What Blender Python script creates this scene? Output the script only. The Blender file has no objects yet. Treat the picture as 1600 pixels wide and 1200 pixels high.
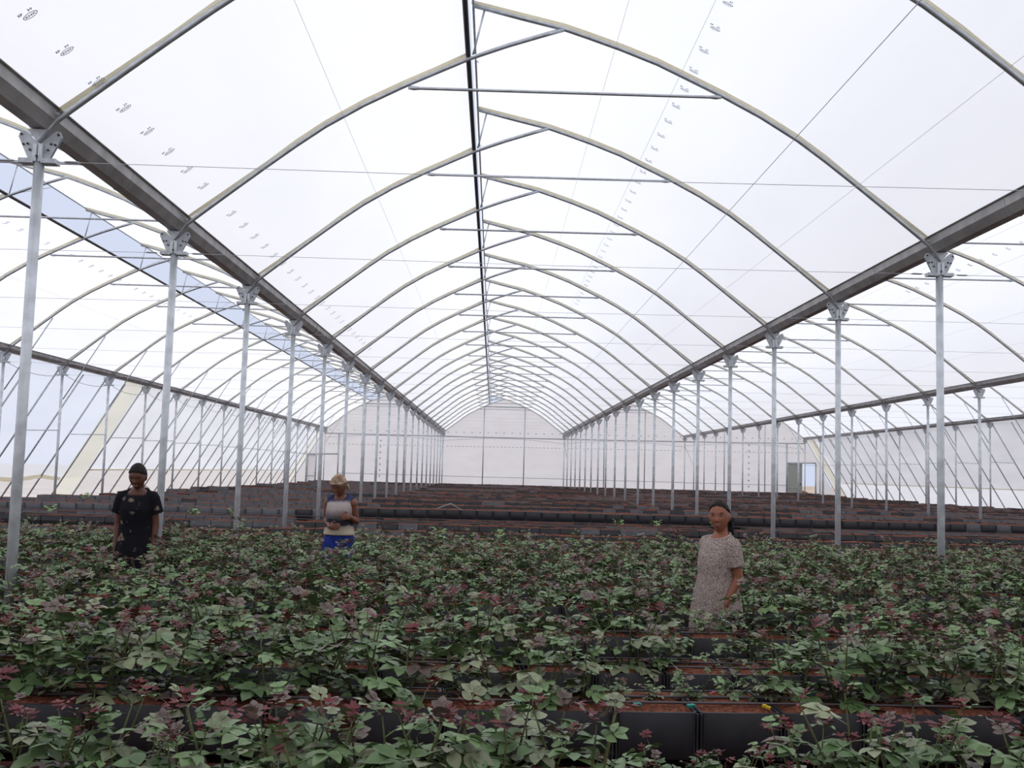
import bpy, math, random
from mathutils import Vector, Matrix, noise
# ------------------------------------------------------------------ camera, sky, sun, exposure
random.seed(7)
SC = bpy.context.scene
COL = SC.collection
EYE = 1.72                      # lens height above the floor
F_PX, YAW, PITCH, ROLL = 1602.7, .0155, .0843, -.0285
fw = Vector((math.sin(YAW)*math.cos(PITCH), math.cos(YAW)*math.cos(PITCH), math.sin(PITCH)))
r0 = Vector((math.cos(YAW), -math.sin(YAW), 0)); u0 = r0.cross(fw)
cr, sr = math.cos(ROLL), math.sin(ROLL)
RT = r0*cr - u0*sr; UP = u0*cr + r0*sr
cam = bpy.data.objects.new('camera', bpy.data.cameras.new('camera')); COL.objects.link(cam)
cam.data.sensor_width = 36; cam.data.lens = F_PX/1600*36
cam.data.clip_start = .05; cam.data.clip_end = 800
cam.matrix_world = Matrix(((RT.x, UP.x, -fw.x, 0), (RT.y, UP.y, -fw.y, 0), (RT.z, UP.z, -fw.z, EYE), (0, 0, 0, 1)))
SC.camera = cam

def in_view(p, margin=0):       # build-time culling: is this point of the place within the photograph's field
    d = Vector(p) - Vector((0, 0, EYE)); z = d.dot(fw)
    if z < .3: return False
    x = 800 + F_PX*d.dot(RT)/z; y = 600 - F_PX*d.dot(UP)/z
    return -margin < x < 1600+margin and -margin < y < 1200+margin

W = bpy.data.worlds.new('overcast_sky'); SC.world = W; W.use_nodes = True
nt = W.node_tree; nt.nodes.clear()
tc = nt.nodes.new('ShaderNodeTexCoord'); sep = nt.nodes.new('ShaderNodeSeparateXYZ')
ramp = nt.nodes.new('ShaderNodeValToRGB'); bg = nt.nodes.new('ShaderNodeBackground'); wo = nt.nodes.new('ShaderNodeOutputWorld')
nt.links.new(tc.outputs['Generated'], sep.inputs[0]); nt.links.new(sep.outputs['Z'], ramp.inputs[0])
nt.links.new(ramp.outputs[0], bg.inputs[0]); nt.links.new(bg.outputs[0], wo.inputs[0])
e = ramp.color_ramp.elements
e[0].position = 0; e[0].color = (.52, .57, .71, 1)
e[1].position = 1; e[1].color = (.98, .985, 1.0, 1)
k = ramp.color_ramp.elements.new(.35); k.color = (.55, .605, .745, 1)
k = ramp.color_ramp.elements.new(.7); k.color = (.92, .94, 1.0, 1)
bg.inputs[1].default_value = 1.15
sun = bpy.data.objects.new('sun', bpy.data.lights.new('sun', 'SUN')); COL.objects.link(sun)
sun.data.energy = .8; sun.data.angle = math.radians(25); sun.data.color = (1, .97, .92)
sun.rotation_euler = Vector((.33, -.12, -.94)).to_track_quat('-Z', 'Y').to_euler()
vs = SC.view_settings
SC.display_settings.display_device = 'sRGB'
vs.view_transform = 'Standard'; vs.look = 'None'; vs.exposure = 0.11; vs.gamma = 1; vs.use_curve_mapping = False
SC.cycles.max_bounces = 6; SC.cycles.diffuse_bounces = 4; SC.cycles.transmission_bounces = 4; SC.cycles.transparent_max_bounces = 8

# ------------------------------------------------------------------ materials
def hexc(h):
    c = [int(h[i:i+2], 16)/255 for i in (0, 2, 4)]
    return tuple(((x+.055)/1.055)**2.4 if x > .04045 else x/12.92 for x in c) + (1,)
MATS = {}
def mat(name, col, rough=.6, metal=0, spec=.5, var=0, scale=8, bump=0, col2=None, rnd=0, detail=4):
    m = bpy.data.materials.new(name); m.use_nodes = True; t = m.node_tree; b = t.nodes['Principled BSDF']
    if isinstance(col, str): col = hexc(col)
    b.inputs['Base Color'].default_value = col; b.inputs['Roughness'].default_value = rough; b.inputs['Metallic'].default_value = metal
    b.inputs['Specular IOR Level'].default_value = spec
    if var or bump or col2 or rnd:
        c = t.nodes.new('ShaderNodeTexCoord'); n = t.nodes.new('ShaderNodeTexNoise'); n.inputs['Scale'].default_value = scale; n.inputs['Detail'].default_value = detail
        t.links.new(c.outputs['Object'], n.inputs['Vector'])
        mx = t.nodes.new('ShaderNodeMix'); mx.data_type = 'RGBA'
        if col2: c2 = hexc(col2) if isinstance(col2, str) else col2
        else: c2 = tuple(min(1, x*(1+var)) for x in col[:3])+(1,)
        c1 = col if col2 else tuple(x*(1-var) for x in col[:3])+(1,)
        mx.inputs['A'].default_value = c1; mx.inputs['B'].default_value = c2
        mr = t.nodes.new('ShaderNodeMapRange'); mr.inputs['From Min'].default_value = .35; mr.inputs['From Max'].default_value = .65
        t.links.new(n.outputs['Fac'], mr.inputs['Value']); t.links.new(mr.outputs[0], mx.inputs['Factor'])
        out = mx.outputs['Result']
        if rnd:
            oi = t.nodes.new('ShaderNodeObjectInfo'); hs = t.nodes.new('ShaderNodeHueSaturation')
            m2 = t.nodes.new('ShaderNodeMapRange'); m2.inputs['To Min'].default_value = 1-rnd; m2.inputs['To Max'].default_value = 1+rnd
            t.links.new(oi.outputs['Random'], m2.inputs['Value']); t.links.new(m2.outputs[0], hs.inputs['Value'])
            t.links.new(out, hs.inputs['Color']); out = hs.outputs[0]
        t.links.new(out, b.inputs['Base Color'])
        if bump:
            bp = t.nodes.new('ShaderNodeBump'); bp.inputs['Strength'].default_value = bump; bp.inputs['Distance'].default_value = .01
            t.links.new(n.outputs['Fac'], bp.inputs['Height']); t.links.new(bp.outputs[0], b.inputs['Normal'])
    MATS[name] = m; return m

def film(name, col, reflect=.12, clear=0., wrinkle=.15, wscale=.7):
    """diffusing polythene: light from outside scatters through it"""
    m = bpy.data.materials.new(name); m.use_nodes = True; t = m.node_tree; t.nodes.clear()
    o = t.nodes.new('ShaderNodeOutputMaterial'); tr = t.nodes.new('ShaderNodeBsdfTranslucent'); df = t.nodes.new('ShaderNodeBsdfDiffuse')
    tp = t.nodes.new('ShaderNodeBsdfTransparent'); a = t.nodes.new('ShaderNodeMixShader'); b = t.nodes.new('ShaderNodeMixShader')
    c = t.nodes.new('ShaderNodeTexCoord'); n = t.nodes.new('ShaderNodeTexNoise'); n.inputs['Scale'].default_value = wscale; n.inputs['Detail'].default_value = 5
    mp = t.nodes.new('ShaderNodeMapping'); mp.inputs['Scale'].default_value = (1, .35, 2.2)
    t.links.new(c.outputs['Object'], mp.inputs[0]); t.links.new(mp.outputs[0], n.inputs['Vector'])
    hs = t.nodes.new('ShaderNodeMix'); hs.data_type = 'RGBA'; hs.inputs['A'].default_value = tuple(x*(1-wrinkle*.4) for x in col)+(1,); hs.inputs['B'].default_value = tuple(min(.99, x*(1+wrinkle*.3)) for x in col)+(1,)
    t.links.new(n.outputs['Fac'], hs.inputs['Factor']); t.links.new(hs.outputs['Result'], tr.inputs['Color'])
    df.inputs['Color'].default_value = tuple(col)+(1,)
    bp = t.nodes.new('ShaderNodeBump'); bp.inputs['Strength'].default_value = wrinkle; bp.inputs['Distance'].default_value = .08
    t.links.new(n.outputs['Fac'], bp.inputs['Height']); t.links.new(bp.outputs[0], tr.inputs['Normal']); t.links.new(bp.outputs[0], df.inputs['Normal'])
    a.inputs[0].default_value = reflect; t.links.new(tr.outputs[0], a.inputs[1]); t.links.new(df.outputs[0], a.inputs[2])
    b.inputs[0].default_value = clear; t.links.new(a.outputs[0], b.inputs[1]); t.links.new(tp.outputs[0], b.inputs[2])
    t.links.new(b.outputs[0], o.inputs[0]); MATS[name] = m; return m

film('roof_film', (.92, .92, .955)); film('wall_film', (.95, .94, .955), .12, .0, .35)
film('clear_film', (.86, .89, .97), .06, .55, .3)
film('cream_film', (.95, .90, .76), .18, 0, .2)
mat('galvanised', (.50, .53, .56, 1), .42, .75, .5, .12, 14)
mat('galvanised_pole', (.64, .68, .71, 1), .5, .35, .5, .14, 9, detail=6)
mat('plate_zinc', (.52, .55, .58, 1), .5, .55, .5, .16, 20)
mat('gutter_steel', (.36, .355, .35, 1), .42, .35, .5, .2, 4)
mat('dark_steel', (.06, .06, .065, 1), .5, .4)
mat('bolt_steel', (.05, .05, .055, 1), .4, .5)
mat('strap_tape', 'cfc592', .7, 0, .3, .12, 20)
mat('wire', (.55, .55, .6, 1), .5, .3)
mat('print_ink', '959bc0', .8, 0, .1)
mat('print_faint', 'b4b4c4', .8, 0, .1)
mat('soil_floor', '4a2a22', .95, 0, .1, .35, 3, .6)
mat('soil_outside', 'b6a596', .95, 0, .1, .2, .3)
mat('substrate', '6c4233', .97, 0, .1, .45, 55, 1.0, detail=8)
mat('black_plastic', '2d2d31', .48, 0, .5, .22, 7, .1, rnd=.14)
mat('grey_sheen_plastic', '606165', .5, 0, .5, .2, 7, .1, rnd=.2)  # paler copy of black_plastic: reflection painted into left-bay boxes, plus random tone
mat('hose', '4c4648', .45, 0, .5)
mat('stand_wood', '2a221f', .8, 0, .3, .3, 6)
mat('stand_leg', 'a8a49c', .6, 0, .3, .15, 9)
mat('stem', '59603a', .6, 0, .3, .3, 20, rnd=.1)
mat('leaf_green', '6d8757', .46, 0, .5, .2, 22, rnd=.2)
mat('leaf_deep', '546e42', .46, 0, .5, .2, 22, rnd=.2)
mat('leaf_olive', '7f8766', .46, 0, .5, .2, 22, rnd=.2)
mat('leaf_purple', '6b5c55', .48, 0, .45, .25, 22, rnd=.15)
mat('leaf_red', '62282a', .5, 0, .4, .3, 22, rnd=.25)
mat('sprig', '86a868', .5, 0, .4, .2, 20)
mat('yellow', 'd2b422', .5); mat('clip_teal', '2f8f82', .4); mat('clip_white', 'dcdcdc', .4); mat('clip_pink', 'd87fa0', .4)
mat('clip_blue', '4a5fa8', .4); mat('clip_red', 'a82430', .4); mat('pale_blue', 'a9c9dc', .4)
mat('skin_a', '8c5742', .5, 0, .4, .1, 9); mat('skin_b', '5f3b2e', .5, 0, .4, .1, 9); mat('skin_c', '704736', .5, 0, .4, .1, 9)
mat('lips', '94605a', .45); mat('eye_white', '9a8a80', .3); mat('eye_dark', '120c0a', .3)
mat('hair', '1b1514', .7, 0, .3, .4, 60, .8)
mat('fleck_cloth', '665a57', .9, 0, .15, 0, 125, .1, col2='b5a69d', detail=3)
mat('neck_trim', 'b8a8a0', .9, 0, .15)
mat('floral_cloth', '17171d', .9, 0, .15, 0, 13, .1, col2='17171d')
mat('blue_skirt', '1d2f78', .85, 0, .2, .35, 14, .2)
mat('scarf', '82604c', .9, 0, .15, 0, 17, .2, col2='b8a594')
mat('green_panel', 'aab0a6', .6, 0, .3)

def tweak_floral():             # sparse pale blossoms on black cloth
    t = MATS['floral_cloth'].node_tree; b = t.nodes['Principled BSDF']
    c = t.nodes.new('ShaderNodeTexCoord'); v = t.nodes.new('ShaderNodeTexVoronoi'); v.inputs['Scale'].default_value = 12
    n = t.nodes.new('ShaderNodeTexNoise'); n.inputs['Scale'].default_value = 34; ad = t.nodes.new('ShaderNodeMath'); ad.operation = 'MULTIPLY_ADD'; ad.inputs[1].default_value = .6
    t.links.new(c.outputs['Object'], v.inputs['Vector']); t.links.new(c.outputs['Object'], n.inputs['Vector'])
    t.links.new(n.outputs['Fac'], ad.inputs[0]); t.links.new(v.outputs['Distance'], ad.inputs[2])
    r = t.nodes.new('ShaderNodeValToRGB'); r.color_ramp.elements[0].position = .43; r.color_ramp.elements[0].color = hexc('75685c'); r.color_ramp.elements[1].position = .60; r.color_ramp.elements[1].color = hexc('16161c')
    t.links.new(ad.outputs[0], r.inputs[0]); t.links.new(r.outputs[0], b.inputs['Base Color'])
tweak_floral()
def top_cloth():                # dip-dyed bands down the sleeveless top
    m = mat('dyed_cloth', '8a807e', .9, 0, .15); t = m.node_tree; b = t.nodes['Principled BSDF']
    c = t.nodes.new('ShaderNodeTexCoord'); s = t.nodes.new('ShaderNodeSeparateXYZ'); n = t.nodes.new('ShaderNodeTexNoise'); n.inputs['Scale'].default_value = 7
    ad = t.nodes.new('ShaderNodeMath'); ad.operation = 'MULTIPLY_ADD'; ad.inputs[1].default_value = .11
    mr = t.nodes.new('ShaderNodeMapRange'); mr.inputs['From Min'].default_value = 1.05+.055; mr.inputs['From Max'].default_value = 1.43+.055
    r = t.nodes.new('ShaderNodeValToRGB'); t.links.new(c.outputs['Object'], s.inputs[0]); t.links.new(c.outputs['Object'], n.inputs['Vector'])
    t.links.new(n.outputs['Fac'], ad.inputs[0]); t.links.new(s.outputs['Z'], ad.inputs[2]); t.links.new(ad.outputs[0], mr.inputs['Value']); t.links.new(mr.outputs[0], r.inputs[0]); t.links.new(r.outputs[0], b.inputs['Base Color'])
    st = [(0, 'b9ae98'), (.13, 'a39c90'), (.2, '2c2c36'), (.3, '33333e'), (.38, '6d6668'), (.48, '786c6f'), (.6, 'a19692'), (.76, 'b3a9a6'), (.84, '3c4264'), (1, '333a5c')]
    el = r.color_ramp.elements; el[0].position, el[0].color = st[0][0], hexc(st[0][1]); el[1].position, el[1].color = 1, hexc(st[-1][1])
    for p, h in st[1:-1]: q = el.new(p); q.color = hexc(h)
top_cloth()

# ------------------------------------------------------------------ mesh helpers
class MB:
    def __init__(s): s.v = []; s.f = []; s.m = []
    def add(s, vs, fs, mi=0):
        o = len(s.v); s.v += [tuple(x) for x in vs]; s.f += [tuple(i+o for i in q) for q in fs]; s.m += [mi]*len(fs); return s
    def box(s, c, d, mi=0, M=None):
        x, y, z = d[0]/2, d[1]/2, d[2]/2
        vs = [Vector((a*x, b*y, g*z)) for a in (-1, 1) for b in (-1, 1) for g in (-1, 1)]
        if M: vs = [M @ p for p in vs]
        vs = [p+Vector(c) for p in vs]
        return s.add(vs, [(0, 1, 3, 2), (4, 6, 7, 5), (0, 4, 5, 1), (2, 3, 7, 6), (0, 2, 6, 4), (1, 5, 7, 3)], mi)
    def tube(s, pts, r, n=8, mi=0, cap=True):
        pts = [Vector(p) for p in pts]; R = r if isinstance(r, (list, tuple)) else [r]*len(pts)
        rings = []; ref = None
        for i, p in enumerate(pts):
            t = (pts[min(i+1, len(pts)-1)]-pts[max(i-1, 0)]).normalized()
            if ref is None: ref = Vector((0, 0, 1)) if abs(t.z) < .9 else Vector((0, 1, 0))
            a = t.cross(ref)
            if a.length < 1e-5: a = t.orthogonal()
            a.normalize(); b = a.cross(t).normalized(); ref = b
            rings.append([p+(a*math.cos(2*math.pi*j/n)+b*math.sin(2*math.pi*j/n))*R[i] for j in range(n)])
        vs = [q for g in rings for q in g]; fs = []
        for i in range(len(pts)-1):
            for j in range(n): fs.append((i*n+j, i*n+(j+1) % n, (i+1)*n+(j+1) % n, (i+1)*n+j))
        if cap: fs += [tuple(range(n))[::-1], tuple((len(pts)-1)*n+j for j in range(n))]
        return s.add(vs, fs, mi)
    def prism(s, poly, y0, y1, mi=0):          # polygon in x,z extruded along y
        n = len(poly); vs = [(x, y0, z) for x, z in poly]+[(x, y1, z) for x, z in poly]
        fs = [tuple(range(n)), tuple(range(2*n-1, n-1, -1))]+[(i, i+n, (i+1) % n+n, (i+1) % n) for i in range(n)]
        return s.add(vs, fs, mi)
    def loft(s, rings, mi=0, cap=True):        # rings of equal length
        n = len(rings[0]); vs = [q for g in rings for q in g]; fs = []
        for i in range(len(rings)-1):
            for j in range(n): fs.append((i*n+j, i*n+(j+1) % n, (i+1)*n+(j+1) % n, (i+1)*n+j))
        if cap: fs += [tuple(range(n))[::-1], tuple((len(rings)-1)*n+j for j in range(n))]
        return s.add(vs, fs, mi)
    def ell(s, c, r, mi=0, nu=14, nv=9, M=None, fn=None):
        vs = []
        for i in range(nv+1):
            th = math.pi*i/nv
            for j in range(nu):
                ph = 2*math.pi*j/nu; d = Vector((math.sin(th)*math.cos(ph), math.sin(th)*math.sin(ph), math.cos(th)))
                p = fn(d) if fn else Vector((d.x*r[0], d.y*r[1], d.z*r[2]))
                if M: p = M @ p
                vs.append(p+Vector(c))
        fs = [(i*nu+j, (i+1)*nu+j, (i+1)*nu+(j+1) % nu, i*nu+(j+1) % nu) for i in range(nv) for j in range(nu)]
        return s.add(vs, fs, mi)
    def mesh(s, name, mats, smooth=False):
        me = bpy.data.meshes.new(name); me.from_pydata(s.v, [], s.f)
        for m in (mats if isinstance(mats, (list, tuple)) else [mats]): me.materials.append(MATS[m])
        if any(s.m): me.polygons.foreach_set('material_index', s.m)
        if smooth: me.polygons.foreach_set('use_smooth', [True]*len(me.polygons))
        me.update(); return me
    def build(s, name, mats, parent=None, smooth=False, loc=None):
        return inst(name, s.mesh(name, mats, smooth), parent, loc)
def inst(name, me, parent=None, loc=None, M=None):
    o = bpy.data.objects.new(name, me); COL.objects.link(o)
    if loc is not None: o.location = loc
    if M is not None: o.matrix_local = M
    if parent: o.parent = parent
    return o
def empty(name, loc=(0, 0, 0)):
    o = bpy.data.objects.new(name, None); o.empty_display_size = .1; COL.objects.link(o); o.location = loc; return o
def tag(o, label=None, cat=None, group=None, kind=None):
    if label: o['label'] = label
    if cat: o['category'] = cat
    if group: o['group'] = group
    if kind: o['kind'] = kind
    return o
def nth(n):
    return '%d%s' % (n, 'th' if 10 <= n % 100 <= 20 else {1: 'st', 2: 'nd', 3: 'rd'}.get(n % 10, 'th'))

# ------------------------------------------------------------------ greenhouse frame
LX = [-11.15, -3.38, 4.62, 12.6, 20.6]          # post lines
DZ = [-.02, 0, .03, .10, .20]                   # the frame climbs a little to the right
Y0, SP, K0, K1 = 7.382, 3.179, -3, 19
YF, YB = Y0+K0*SP, Y0+K1*SP
LINE = ['far left', 'left', 'right', 'second right', 'far right']
BAY = ['left', 'middle', 'right', 'far right']
AU = [0, .5, 1.0, 1.65, 2.1, 2.5, 2.85, 3.2, 3.55, 3.9]; AS = [4.685, 4.525, 4.335, 4.03, 3.795, 3.55, 3.295, 3.02, 2.74, 2.455]
def lerp(x, X, S):
    x = abs(x)
    for i in range(len(X)-1):
        if x <= X[i+1]: return S[i]+(S[i+1]-S[i])*(x-X[i])/(X[i+1]-X[i])
    return S[-1]+(S[-1]-S[-2])/(X[-1]-X[-2])*(x-X[-1])
def bay(i):
    a, b = LX[i], LX[i+1]; w = (b-a)/8.0
    return (a+b)/2, w, (DZ[i]+DZ[i+1])/2, (DZ[i+1]-DZ[i])/8
def bp(i, u, zz):               # bay-local (u across, height above the lens) to x, z
    m, w, d, sl = bay(i); return m+u*w, EYE+zz+d+sl*u
def us(a, b, n): return [a+(b-a)*j/n for j in range(n+1)]

# posts
def plate(sx):
    m = MB(); po = [(0, .135), (.115*sx, .235), (.14*sx, .232), (.156*sx, .19), (.066*sx, .0), (0, 0)]
    if sx < 0: po = po[::-1]
    m.prism(po, -.014, -.007); m.prism(po, .007, .014)
    return m.mesh('gusset_plate', 'plate_zinc')
PLATE = {1: plate(1), -1: plate(-1)}
m = MB(); m.prism([(-.075, .232), (0, .14), (.075, .232)], -.06, .06); SADDLE = m.mesh('saddle', 'plate_zinc')
TABS = []
for sx in (-1, 1):
    m = MB(); m.prism([(.028*sx, -.012), (.135*sx, -.012), (.135*sx, .022), (.028*sx, .022)][::sx], -.045, .045); TABS.append(m.mesh('wire_tab', 'plate_zinc'))
m = MB(); m.tube([(0, -.012, 0), (0, .0, 0)], .0085, 6); BOLT = m.mesh('bolt', 'bolt_steel')
BOLTS = [(s*a, b) for s in (-1, 1) for a, b in ((.135, .205), (.085, .135), (.115, .13), (.065, .09), (.055, .016))]+[(0, .035), (.0, .185)]
def pole_mesh(h, r=.037):
    m = MB(); m.tube([(0, 0, 0), (0, 0, h)], r, 14)
    m.box((-.02, -.036, h+.065), (.028, .016, .13)); m.box((.02, -.036, h+.065), (.028, .016, .13)); m.box((0, 0, h+.06), (.06, .05, .12))
    return m.mesh('pole', 'galvanised_pole', False)
for i, x in enumerate(LX):
    h = EYE+2.14+DZ[i]; pm = pole_mesh(h, .037 if 0 < i < 4 else .034)
    for p in pm.polygons: p.use_smooth = len(p.vertices) == 4 and p.index < 14
    n = 0
    for k in range(K0, K1+1):
        y = Y0+k*SP
        if not (in_view((x, y, h+.1), 200) or in_view((x, y, 1.0), 200) or in_view((x, y, 2.4), 200)): continue
        n += 1
        t = empty('support_post', (x, y, 0)); tag(t, '%s galvanised post from the camera in the %s post row, bracket plates on top' % (nth(n), LINE[i]), 'post', 'posts of the %s row' % LINE[i])
        inst('pole', pm, t)
        inst('gusset_plate', PLATE[-1], t, (0, 0, h)); inst('gusset_plate', PLATE[1], t, (0, 0, h)); inst('saddle', SADDLE, t, (0, 0, h))
        if k < 8:
            for q in TABS: inst('wire_tab', q, t, (0, 0, h))
        if y < 14 and 0 < i < 3:
            for bx, bz in BOLTS: inst('bolt', BOLT, t, (bx, -.013 if abs(bx) > .03 else -.044, h+bz))

# gutters along the post lines
for i, x in enumerate(LX):
    z = EYE+2.382+DZ[i]; out = [(-.05, 0), (-.105, .075), (-.115, .15), (-.14, .155), (-.14, .161), (-.109, .157), (-.099, .079), (-.046, .006)]
    po = out+[(-a, b) for a, b in out[::-1]]
    m = MB(); m.prism([(x+a, z+b) for a, b in po], YF, YB+.1)
    for y in (YF, YB+.1): pass
    g = m.build('roof_gutter', 'gutter_steel'); tag(g, 'long grey steel gutter along the tops of the %s post row' % LINE[i], 'gutter')
    for k in range(K0, K0+10):
        y = Y0+(k+.5)*SP
        if in_view((x, y, z), 30):
            js = MB(); js.prism([(x+a*1.015, z+b*1.005-.002) for a, b in ((-.051, -.002), (-.106, .074), (-.116, .15), (.116, .15), (.106, .074), (.051, -.002))], y-.02, y+.02); js.build('gutter_joint', 'gutter_steel', g)

# roof arches: two rafters, tie bar, vent struts and the pale film strap along the top
def arch_meshes(i):
    P = lambda u, zz: (bp(i, u, zz)[0], 0, bp(i, u, zz)[1])
    L = [P(-4.0+.01, 2.345), P(-3.94, 2.40)]+[P(-u, lerp(u, AU, AS)) for u in (3.9, 3.7, 3.4, 3.1, 2.8, 2.5, 2.1, 1.7, 1.3, 1.0, .6, .25, 0)]
    Rr = [P(4.0-.01, 2.345), P(3.94, 2.40)]+[P(u, lerp(u, AU, AS)) for u in (3.9, 3.7, 3.4, 3.1, 2.8, 2.5, 2.1, 1.7, 1.3, 1.0, .6, .25, .0)]+[P(-.5, 4.80), P(-.98, 4.915)]
    a = MB(); a.tube(L, .0245, 8); b = MB(); b.tube(Rr, .0245, 8)
    t = MB(); l, r = P(-1.64, 3.995), P(1.68, 3.995)
    t.tube([l, (l[0]+.06, 0, l[2]-.005), (l[0]+.12, 0, l[2]-.005), (r[0]-.12, 0, r[2]-.005), (r[0]-.06, 0, r[2]-.005), r], [.02, .024, .0165, .0165, .024, .02], 8)
    s = MB(); p0, p1, p2 = P(-.97, 4.365), P(-.86, 4.88), P(-.95, 4.90)
    s.tube([p0, p1], .011, 6); s2 = MB(); s2.tube([p0, (p2[0], 1.5, p2[2])], .008, 6)
    st = MB(); up = .042
    l1 = [P(-3.885, 2.535), P(-3.1, 3.13)]+[P(-u, lerp(u, AU, AS)+up) for u in (2.8, 2.5, 2.1, 1.7, 1.4)]+[P(-1.02, 4.38)]
    l2 = [P(3.885, 2.535), P(3.1, 3.13)]+[P(u, lerp(u, AU, AS)+up) for u in (2.8, 2.5, 2.1, 1.7, 1.3, 1.0, .6, .25, 0)]+[P(-.5, 4.84), P(-1.0, 4.955)]
    st.tube(l1, .02, 6); st.tube(l2, .02, 6)
    return [(n, q.mesh(n, mt, True)) for n, q, mt in (('rafter', a, 'galvanised'), ('rafter', b, 'galvanised'), ('tie_bar', t, 'galvanised'), ('vent_strut', s, 'galvanised'), ('vent_strut', s2, 'galvanised'), ('film_strap', st, 'cream_film'))]
for i in range(4):
    am = arch_meshes(i); n = 0
    for k in range(K0, K1+1):
        y = Y0+k*SP
        if not any(in_view((bp(i, u, lerp(u, AU, AS))[0], y, bp(i, u, lerp(u, AU, AS))[1]), 150) for u in us(-3.9, 3.9, 24)): continue
        n += 1
        t = empty('roof_arch', (0, y, 0)); t['label'] = '%s curved tube roof arch from the camera in the %s bay, with tie bar' % (nth(n), BAY[i]); t['category'] = 'roof arch'; t['group'] = 'arches of the %s bay' % BAY[i]
        for nm, me in am: inst(nm, me, t)

# ridge rails beside the open roof vent, film wires, cross wires
for i in range(4):
    for u, zz, r, nm, mt, lb in ((-1.02, 4.365, .027, 'ridge_rail', 'dark_steel', 'dark lower ridge rail under the open vent of the %s bay'), (-.985, 4.945, .014, 'vent_rail', 'galvanised', 'thin upper rail along the vent edge of the %s bay')):
        x, z = bp(i, u, zz); m = MB(); m.tube([(x, YF, z), (x, YB, z)], r, 8); tag(m.build(nm, mt, None, True), lb % BAY[i], 'rail')
def wire(pts, label, r=.0028, cat='wire', group=None):
    m = MB(); m.tube(pts, r, 5); return tag(m.build('wire', 'wire'), label, cat, group)
for i, (u, side) in ((1, (2.45, 'right')), (1, (-2.3, 'left')), (2, (2.45, 'right')), (0, (-2.45, 'left'))):
    x, z = bp(i, u, lerp(u, AU, AS)-.035)
    wire([(x, YF, z), (x, YB, z)], 'thin wire running lengthways under the %s roof slope of the %s bay' % (side, BAY[i]), .004 if u == 2.45 and i == 1 else .0016)
for i in (1, 2):
    for q, u in enumerate((.55, 1.25, 3.15)):
        x, z = bp(i, u, lerp(u, AU, AS)+.028)
        wire([(x, YF, z), (x, YB, z)], 'faint film wire, %s from the ridge on the right slope of the %s bay' % (nth(q+1), BAY[i]), .0018)
for i in range(4):
    n = 0
    for k in range(0, K1):
        y = Y0+k*SP; a = (LX[i]+.13, y, EYE+2.15+DZ[i]); b = (LX[i+1]-.13, y, EYE+2.15+DZ[i+1])
        mid = ((a[0]+b[0])/2, y, (a[2]+b[2])/2-.02)
        if not (in_view(mid, 20) or in_view(a, 20) or in_view(b, 20)): continue
        n += 1
        wire([a, mid, b], '%s thin cross wire from the camera, strung between posts of the %s bay' % (nth(n), BAY[i]), .0026, 'wire', 'cross wires of the %s bay' % BAY[i])
        if y < 11:
            for p, s in ((a, 1), (b, -1)):
                if in_view(p, 20):
                    m = MB(); m.tube([(p[0]+s*.05, y, p[2]), (p[0]+s*.07, y, p[2]), (p[0]+s*.15, y, p[2]), (p[0]+s*.17, y, p[2])], [.004, .009, .009, .004], 6)
                    tag(m.build('turnbuckle', 'galvanised'), 'small wire tensioner in the %s bay by its %s post, on the %s cross wire' % (BAY[i], 'left' if s > 0 else 'right', nth(n)), 'tensioner')

# ------------------------------------------------------------------ film roof and walls (setting)
ceil_ = tag(empty('ceiling', (0, 0, EYE)), kind='structure')
def film_prof(i, side):
    if side < 0: return [bp(i, u, z) for u, z in [(-3.885, 2.545), (-3.1, 3.145)]+[(-u, lerp(u, AU, AS)+.06) for u in (2.8, 2.5, 2.1, 1.7, 1.35)]+[(-1.02, 4.40)]]
    return [bp(i, u, z) for u, z in [(-1.02, 4.975), (-.5, 4.86)]+[(u, lerp(u, AU, AS)+.06) for u in (0, .3, .6, 1.0, 1.3, 1.7, 2.1, 2.5, 2.8)]+[(3.1, 3.145), (3.885, 2.545)]]
PANEL = {}
for i in range(4):
    for side in (-1, 1):
        pr = film_prof(i, side); m = MB(); ny = 2*(K1-K0)
        ys = [YF+(YB+.25-YF)*j/ny for j in range(ny+1)]
        vs = []
        for j, y in enumerate(ys):
            for q, (x, z) in enumerate(pr): vs.append((x, y, z-EYE-(.018 if j % 2 and 0 < q < len(pr)-1 else 0)))
        n = len(pr); fs = [(j*n+q, j*n+q+1, (j+1)*n+q+1, (j+1)*n+q) for j in range(ny) for q in range(n-1)]
        m.add(vs, fs); PANEL[i, side] = m.build('film_panel', 'roof_film', ceil_, True)

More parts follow.
